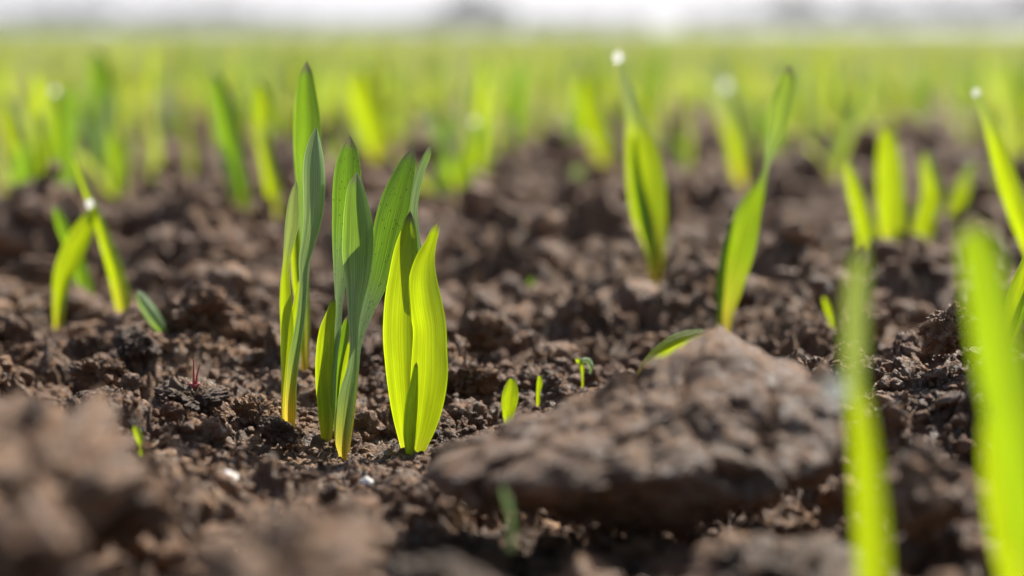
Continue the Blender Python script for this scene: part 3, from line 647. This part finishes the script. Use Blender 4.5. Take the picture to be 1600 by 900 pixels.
P, F = clod_shape(4, 77, (7 * k_, 5 * k_, 5 * k_)); mesh_np('foot', P, F, M_RED, e)

def pebble(label, px, py, zr, w, h, mat, seed, cat='pebble', group=None):
    k = px_size(zr); P, F = clod_shape(4, seed, (w * k / 2, w * k / 2.4, h * k / 2), 8, 0.3)
    return tag(mesh_np('pebble', P, F, mat, loc=tuple(at(px, py, zr))), label, cat, group)
pebble('white pebble lying on the dark soil left of the closest clods', 360, 748, 0.86, 34, 24, M_WHITE, 601)
pebble('tiny pink grain in the shadow between the clods at lower left', 157, 800, 0.70, 20, 24, M_PINK, 605)
pebble('small pale pebble below the foot of the broadest shoot', 572, 752, 0.90, 18, 13, M_WHITE, 603)

# ------------------------------------------------------------------ drops
def drop(label, px, py, zr, rpx):
    r = rpx * px_size(zr)
    U, F = ico(4); P = U.copy(); P[:, 2] *= 1.08; P[:, 2] -= 0.10 * np.clip(-P[:, 2], 0, 1)
    o = mesh_np('water_drop', P * r, F, M_WATER, loc=tuple(at(px, py, zr)))
    return tag(o, label, 'water drop', 'water drops')
drop('water drop on the bent tip of the bright shoot right of the middle', 966, 89, 1.44, 7)
drop('water drop between the crossing leaves at left', 140, 318, 1.30, 6)
drop('large water drop on the left edge of the closest blurred blade', 1305, 610, 0.592, 20)
drop('glinting drop on the blurred pale blade right of the drop-tipped shoot', 1133, 134, 2.44, 8)
drop('drop on the tip of the long blade slanting to the right edge', 1525, 145, 1.35, 6)

drop('drop on the tip of the pale blurred shoot behind the curved narrow leaf tip', 741, 190, 2.14, 4)
drop('drop on the yellow blurred blade behind the crossing leaves at left', 86, 142, 1.99, 4.5)

# ------------------------------------------------------------------ the crop behind
def crop_leaf(h, w, lean, bend, az, yaw, seed, n=14, nw=5):
    """a single blade rooted at the origin"""
    t = np.linspace(0, 1, n)
    out = lean * t + bend * t ** 2.4
    d = np.array([math.cos(az), math.sin(az), 0])
    C = d[None, :] * (out * h)[:, None] + np.array([0, 0, 1])[None, :] * (h * (t - 0.35 * bend * t ** 3))[:, None]
    C[:, 2] -= 0.004 * (1 - t)
    W = w * np.interp(t, [0, .12, .4, .65, .85, .96, 1], [.35, .5, .85, 1, .72, .3, .06])
    T = np.gradient(C, axis=0); T /= np.linalg.norm(T, axis=1)[:, None]
    ref = np.array([math.cos(yaw), math.sin(yaw), 0.01]); 
    side = ref[None, :] - (T @ ref)[:, None] * T; side /= np.linalg.norm(side, axis=1)[:, None]
    tw = np.radians(60 * math.sin(seed * 3.3)) * (t - .4)
    nr = np.cross(side, T); side2 = side * np.cos(tw)[:, None] + nr * np.sin(tw)[:, None]; nr2 = np.cross(side2, T)
    wax = np.full(n, 0.0) + (0.95 if seed % 4 == 0 else 0.15) * t
    return ribbon(C, W, side2, nr2, np.full(n, .45), wax, nw, seed=seed)

def make_plant(i):
    r = random.Random(900 + i)
    nl = (2, 3, 1, 2, 2, 3, 2, 1, 2, 3)[i % 10]
    e = empty('cereal_seedling', (0, 0, 0), 'x', 'seedling', 'cereal seedlings')
    for k in range(nl):
        h = r.uniform(0.060, 0.088) * (1, .74, .5)[k]
        V, F, uv, gs = crop_leaf(h, r.uniform(.0060, .0098) * (1, .95, .75)[k], r.uniform(-.02, .22), r.uniform(0, .45), r.uniform(0, 6.28), r.uniform(-.7, .7), i * 7 + k, 22, 7)
        mesh_np('leaf', V, F, (M_CROP, M_LEAFY, M_LEAF)[(i + 2 * k) % 3], e, uv=uv, attrs={'wax': gs})
    return e
protos = [make_plant(i) for i in range(12)]
used = set()
def place_plant(i, x, y, z, s, rz, label):
    src = protos[i]
    if i in used:
        e = src.copy(); COL.objects.link(e)
        for ch in src.children:
            c = ch.copy(); c.parent = e; COL.objects.link(c)
    else: e = src; used.add(i)
    e.location = (x, y, z); e.rotation_euler = (0, 0, rz); e.scale = (s, s, s); e['label'] = label
    return e

SPOTS = [  # hand placed from the photograph: px of foot, zr, height factor, proto
 (25, 2.05, .95), (60, 2.3, 1.0), (100, 1.95, .74), (165, 2.7, 1.1), (182, 2.1, .75), (130, 2.4, .9), (240, 2.6, .8),
 (300, 2.5, .62), (560, 2.9, .95), (520, 2.7, .7), (615, 3.0, .9), (680, 2.15, .72), (722, 2.3, .9), (745, 2.7, 1.0), (800, 3.1, .9),
 (1075, 2.6, .7), (1255, 3.0, .8), (1300, 2.6, .8), (1560, 2.3, .8), (1595, 2.6, .9), (1210, 2.9, .7), (860, 3.3, .9), (1020, 3.1, .8), (470, 3.2, .9), (400, 3.1, .9)]
SLAB = ['blurred seedling at the left edge, foot level with the wide clod', 'blurred seedling second in from the left edge', 'blurred seedling behind the crossing leaves at left', 'tall blurred seedling with a dark tip near the skyline at left',
 'short blurred seedling right of the crossing leaves', 'blurred seedling between the crossing leaves and the tall dark-tipped one', 'blurred seedling left of the two-leaved shoot', 'low yellowish seedling left of the two-leaved shoot',
 'blurred seedling seen between the speckled blades', 'blurred seedling seen right of the tallest green blade', 'blurred seedling behind the tip of the right speckled blade', 'short blurred seedling right of the curved narrow leaf tip',
 'pale blurred seedling right of the curved leaf tip, second one out', 'tall pale blurred seedling left of the picture centre', 'blurred seedling just left of the short lone sprout', 'faint seedling right of the drop-tipped shoot',
 'faint seedling right of the tip of the leaning twisted shoot', 'blurred seedling between the leaning shoot and the straight-sided leaf', 'blurred seedling near the right edge behind the slanting blade', 'blurred seedling cut by the right edge of the picture',
 'faint seedling beside the narrow waist of the leaning twisted shoot', 'blurred seedling above the short lone sprout', 'blurred seedling right behind the drop-tipped shoot', 'faint seedling left of the tallest green blade tip', 'faint seedling between the two blurred shoots at left']
for j, ((px, zr, s), lab) in enumerate(zip(SPOTS, SLAB)):
    y = zr * D0; x = (px - 800) / FPX * y
    place_plant(j % 12, x, y, ground_z(x, y) - .001, s * 1.15, (j * 2.4) % .9 - .45, lab)
cnt = 0
pos = []
r = random.Random(5)
while cnt < 272:
    y = math.sqrt(r.uniform(1.28 ** 2, 2.7 ** 2))
    x = r.uniform(-.285, .285) * y
    # drilled rows, dense from about 1.7 m on
    if y < 1.55 and r.random() < 0.65: continue
    if any((x - a) ** 2 + (y - b) ** 2 < .022 ** 2 for a, b in pos): continue
    pos.append((x, y)); cnt += 1
zz = terrain(np.array(pos))
for j, ((x, y), z) in enumerate(zip(pos, zz)):
    side = 'left' if x < -.085 * y else ('right' if x > .085 * y else 'middle')
    row = 'nearer' if y < 2.0 else ('second' if y < 2.35 else 'farther')
    lab = {'left': 'blurred bright green seedling in the %s crowded row at the left side', 'middle': 'blurred bright green seedling in the %s crowded row across the middle', 'right': 'blurred bright green seedling in the %s crowded row at the right side'}[side] % row
    e = place_plant(r.randrange(12), x, y, z - .001, r.uniform(.82, 1.14), r.uniform(0, 6.28) if r.random() < .3 else r.uniform(-.6, .6), lab)

def crop_mass():
    T = []
    for i in range(10):
        rr = random.Random(i)
        T.append({k: crop_leaf(rr.uniform(.055, .088), rr.uniform(.008, .011) * (1 if k > 4 else 1.25), rr.uniform(-.05, .25), rr.uniform(0, .5), rr.uniform(0, 6.28), rr.uniform(-.8, .8), i * 3 + k, k, 3) for k in (9, 5, 3)})
    Vs, Fs, Us, Ws = [], [], [], []; base = 0
    for y0, y1, dens, res in ((2.7, 6, 560, 9), (6, 14, 430, 5), (14, 34, 150, 3), (34, 75, 50, 3), (75, 140, 16, 3)):
        n = int(0.32 * (y1 ** 2 - y0 ** 2) * dens)
        y = np.sqrt(rng.uniform(y0 ** 2, y1 ** 2, n)); x = rng.uniform(-.32, .32, n) * y
        z = terrain(np.stack([x, y], 1), True) if y1 < 20 else terrain(np.stack([x, y], 1), True)
        which = rng.integers(0, 10, n); a = rng.normal(0, .55, n); s = rng.uniform(.7, 1.14, n)
        for q in range(10):
            m = which == q
            V, F, uv, gs = T[q][res]
            ca, sa, ss = np.cos(a[m]), np.sin(a[m]), s[m]
            W = np.stack([(V[None, :, 0] * ca[:, None] - V[None, :, 1] * sa[:, None]) * ss[:, None] + x[m][:, None],
                          (V[None, :, 0] * sa[:, None] + V[None, :, 1] * ca[:, None]) * ss[:, None] + y[m][:, None],
                          V[None, :, 2] * ss[:, None] + z[m][:, None]], -1)
            k = m.sum()
            Vs.append(W.reshape(-1, 3).astype(np.float32)); Fs.append((F[None] + (np.arange(k) * len(V))[:, None, None] + base).reshape(-1, 4)); base += k * len(V)
            Us.append(np.tile(uv, (k, 1))); Ws.append(np.clip(np.tile(gs, k) * np.repeat(rng.choice([.2, .6, 1.6], k), len(gs)) + np.repeat(rng.choice([0, 0, .25, .7], k), len(gs)), 0, 1))
    tag(mesh_np('crop_seedlings', np.concatenate(Vs), np.concatenate(Fs), M_CROP, uv=np.concatenate(Us), attrs={'wax': np.concatenate(Ws)}),
        'mass of bright green young cereal reaching to the skyline', 'crop', None, 'stuff')
crop_mass()

# ------------------------------------------------------------------ trees at the skyline
m, nt, L = newmat('foliage'); o_ = N(nt, 'ShaderNodeOutputMaterial'); b = N(nt, 'ShaderNodeBsdfPrincipled', Roughness=.7)
oi = N(nt, 'ShaderNodeNewGeometry'); nz = N(nt, 'ShaderNodeTexNoise', Scale=.6, Detail=3); L(oi.outputs['Position'], nz.inputs['Vector'])
rp = ramp(nt, [(.3, (.035, .055, .02)), (.7, (.10, .13, .05))]); L(nz.outputs[0], rp.inputs[0]); L(rp.outputs[0], b.inputs['Base Color']); L(b.outputs[0], o_.inputs[0]); M_FOL = m
M_BARK = plain('bark', (.12, .09, .07), .85)
def tree(px, dist, h, w, label, seed):
    r = np.random.default_rng(seed)
    x = (px - 800) / FPX * dist; z = ground_z(x, dist)
    e = empty('tree', (x, dist, z), label, 'tree', 'trees on the skyline')
    V, F = tube(np.array([[0, 0, -.3], [.1, 0, h * .3], [-.1, .1, h * .75]]), np.array([h * .035, h * .025, h * .01])); 
    Vs, Fs = [V], [F]; b = len(V)
    for k in range(6):
        a = r.uniform(0, 6.28); q, f = tube(np.array([[0, 0, h * .28], [math.cos(a) * w * .2, math.sin(a) * w * .2, h * .5], [math.cos(a) * w * .38, math.sin(a) * w * .38, h * r.uniform(.55, .8)]]), np.array([h * .014, h * .01, h * .004]))
        Vs.append(q); Fs.append(f + b); b += len(q)
    mesh_np('trunk', np.concatenate(Vs), np.concatenate(Fs), M_BARK, e)
    nc = 26; cc = r.normal(size=(nc, 3)); cc /= np.linalg.norm(cc, axis=1)[:, None]; cc *= r.uniform(.3, 1, nc)[:, None] ** .5 * np.array([w * .38, w * .38, h * .34]); cc[:, 2] += h * .52
    n = 4200; ci = r.integers(0, nc, n); d = r.normal(size=(n, 3)); d /= np.linalg.norm(d, axis=1)[:, None]
    c = cc[ci] + d * (r.uniform(.4, 1, n)[:, None] ** .5) * np.array([w * .15, w * .15, h * .12])
    u = r.normal(size=(n, 3)); u /= np.linalg.norm(u, axis=1)[:, None]; v = np.cross(u, r.normal(size=(n, 3))); v /= np.linalg.norm(v, axis=1)[:, None]
    s = h * .045
    Q = np.stack([c - u * s, c + v * s * .6, c + u * s, c - v * s * .6], 1).reshape(-1, 3)
    mesh_np('crown', Q, np.arange(n * 4).reshape(-1, 4), M_FOL, e, smooth=False)
TREES = [(20, 620, 5.2, 8), (85, 600, 6.0, 10), (150, 610, 6.5, 9), (290, 640, 5.5, 10), (350, 650, 6.2, 11), (410, 640, 5.0, 9), (700, 620, 6.0, 8), (735, 600, 9.5, 9), (775, 610, 7.5, 8), (850, 640, 4.6, 9),
         (1150, 640, 5, 9), (1215, 610, 7.2, 9), (1245, 600, 8.2, 8), (1345, 630, 7.4, 9), (1420, 620, 6, 9), (1470, 610, 7, 10), (1540, 600, 6.2, 9), (1590, 600, 8.2, 10)]
TL = ['far tree at the left end of the skyline', 'hazy low tree second from the left on the skyline', 'far tree third from the left on the skyline', 'left tree of the hazy trio above the blurred two-leaved shoot', 'middle tree of the hazy trio above the blurred two-leaved shoot', 'right tree of the hazy trio left of the tallest blade tip',
      'low tree left of the highest hazy tree near the centre', 'highest hazy grey tree near the centre of the skyline', 'tree right beside the highest hazy tree near the centre', 'low far tree right of the central tree clump', 'low far tree above the pale blade with a drop', 'hazy tree just left of the tip of the leaning shoot',
      'taller hazy tree above the tip of the leaning twisted shoot', 'lone hazy tree above the thin slanting leaf at right', 'low hazy tree above the upright straight-sided leaf', 'hazy tree right of the lone one, above the leaning forked leaf', 'low hazy tree second from the right on the skyline', 'hazy tree at the right end of the skyline']
for k_, (px, h, w) in enumerate([(210, 4.4, 8), (250, 4.9, 8), (470, 4.2, 9), (540, 3.8, 9), (610, 4.0, 9), (660, 4.8, 8), (910, 4.4, 9), (980, 3.9, 9), (1090, 4.2, 9), (1290, 5.4, 8), (1385, 5.6, 8), (1505, 5.6, 8)]):
    TREES.append((px, 655, h, w))
    TL.append('low hazy tree on the skyline ' + ['between the left group and the hazy trio', 'just left of the hazy trio', 'right above the tallest blade tip', 'above the speckled seedling', 'above the tip of the right speckled blade', 'left below the central tree clump',
              'left of the drop-tipped shoot', 'right above the drop on the bent leaf tip', 'left of the pale blade with a drop', 'between the leaning shoot tip and the lone tree', 'just right of the lone hazy tree', 'between the last two tree groups on the right'][k_])
for i, ((px, d, h, w), lab) in enumerate(zip(TREES, TL)): tree(px, d, h * 1.45, w * 2.0, lab, 40 + i)

# ------------------------------------------------------------------ haze
hm = bpy.data.materials.new('haze'); hm.use_nodes = True; nt = hm.node_tree; nt.nodes.clear()
ho = N(nt, 'ShaderNodeOutputMaterial'); pv = N(nt, 'ShaderNodeVolumePrincipled', Density=0.0005, Anisotropy=0.3); pv.inputs['Color'].default_value = (.93, .95, 1, 1)
nt.links.new(pv.outputs[0], ho.inputs['Volume'])
bm = bmesh.new(); bmesh.ops.create_cube(bm, size=1); me = bpy.data.meshes.new('haze'); bm.to_mesh(me); bm.free(); me.materials.append(hm)
hz = bpy.data.objects.new('haze', me); COL.objects.link(hz); hz.scale = (1960, 1960, 18.5); hz.location = (0, 0, 7.75)
tag(hz, 'thin pale haze over the far field', 'haze', None, 'stuff')

# ------------------------------------------------------------------ light
SUN_EL, SUN_AZ = 46, 33            # azimuth to the right of the view direction
w = bpy.data.worlds.new('World'); S.world = w; w.use_nodes = True
nt = w.node_tree; nt.nodes.clear()
wo = N(nt, 'ShaderNodeOutputWorld'); bg = N(nt, 'ShaderNodeBackground'); nt.links.new(bg.outputs[0], wo.inputs[0])
sky = N(nt, 'ShaderNodeTexSky', sky_type='NISHITA'); sky.sun_disc = False
sky.sun_elevation = math.radians(SUN_EL); sky.sun_rotation = math.radians(SUN_AZ); sky.air_density = 1.0; sky.dust_density = 2.5; sky.ozone_density = 2.0
tc = N(nt, 'ShaderNodeTexCoord'); sz = N(nt, 'ShaderNodeSeparateXYZ'); nt.links.new(tc.outputs['Generated'], sz.inputs[0])
# a bright thin veil of cloud, thickest towards the skyline
cn = N(nt, 'ShaderNodeTexNoise', Scale=5, Detail=5); cm = N(nt, 'ShaderNodeMapping'); cm.inputs['Scale'].default_value = (1, 1, 3); nt.links.new(tc.outputs['Generated'], cm.inputs[0]); nt.links.new(cm.outputs[0], cn.inputs['Vector'])
ve = N(nt, 'ShaderNodeMapRange'); ve.inputs[1].default_value = 0.0; ve.inputs[2].default_value = 0.16; ve.inputs[3].default_value = 1.0; ve.inputs[4].default_value = 0.0; nt.links.new(sz.outputs[2], ve.inputs[0])
cr = ramp(nt, [(.3, (4.8, 4.7, 4.9)), (.65, (6.9, 6.75, 6.9))]); nt.links.new(cn.outputs[0], cr.inputs[0])
vx = N(nt, 'ShaderNodeMix', data_type='RGBA'); nt.links.new(ve.outputs[0], vx.inputs[0]); nt.links.new(sky.outputs[0], vx.inputs[6]); nt.links.new(cr.outputs[0], vx.inputs[7])
nt.links.new(vx.outputs[2], bg.inputs[0]); bg.inputs[1].default_value = 0.085
ld = bpy.data.lights.new('sun', 'SUN'); ld.energy = 5.0; ld.angle = math.radians(0.6); ld.color = (1, .94, .84)
lo = bpy.data.objects.new('sun', ld); COL.objects.link(lo)
el, az = math.radians(SUN_EL), math.radians(SUN_AZ)
tosun = Vector((math.sin(az) * math.cos(el), math.cos(az) * math.cos(el), math.sin(el)))
lo.rotation_euler = tosun.to_track_quat('Z', 'Y').to_euler(); lo.location = (0, 0, 5)

S.view_settings.view_transform = 'Standard'; S.view_settings.look = 'None'; S.view_settings.exposure = 0.8; S.view_settings.gamma = 1
S.render.engine = 'CYCLES'
S.cycles.use_denoising = True
S.cycles.max_bounces = 6; S.cycles.transmission_bounces = 6; S.cycles.diffuse_bounces = 3
S.cycles.sample_clamp_indirect = 20
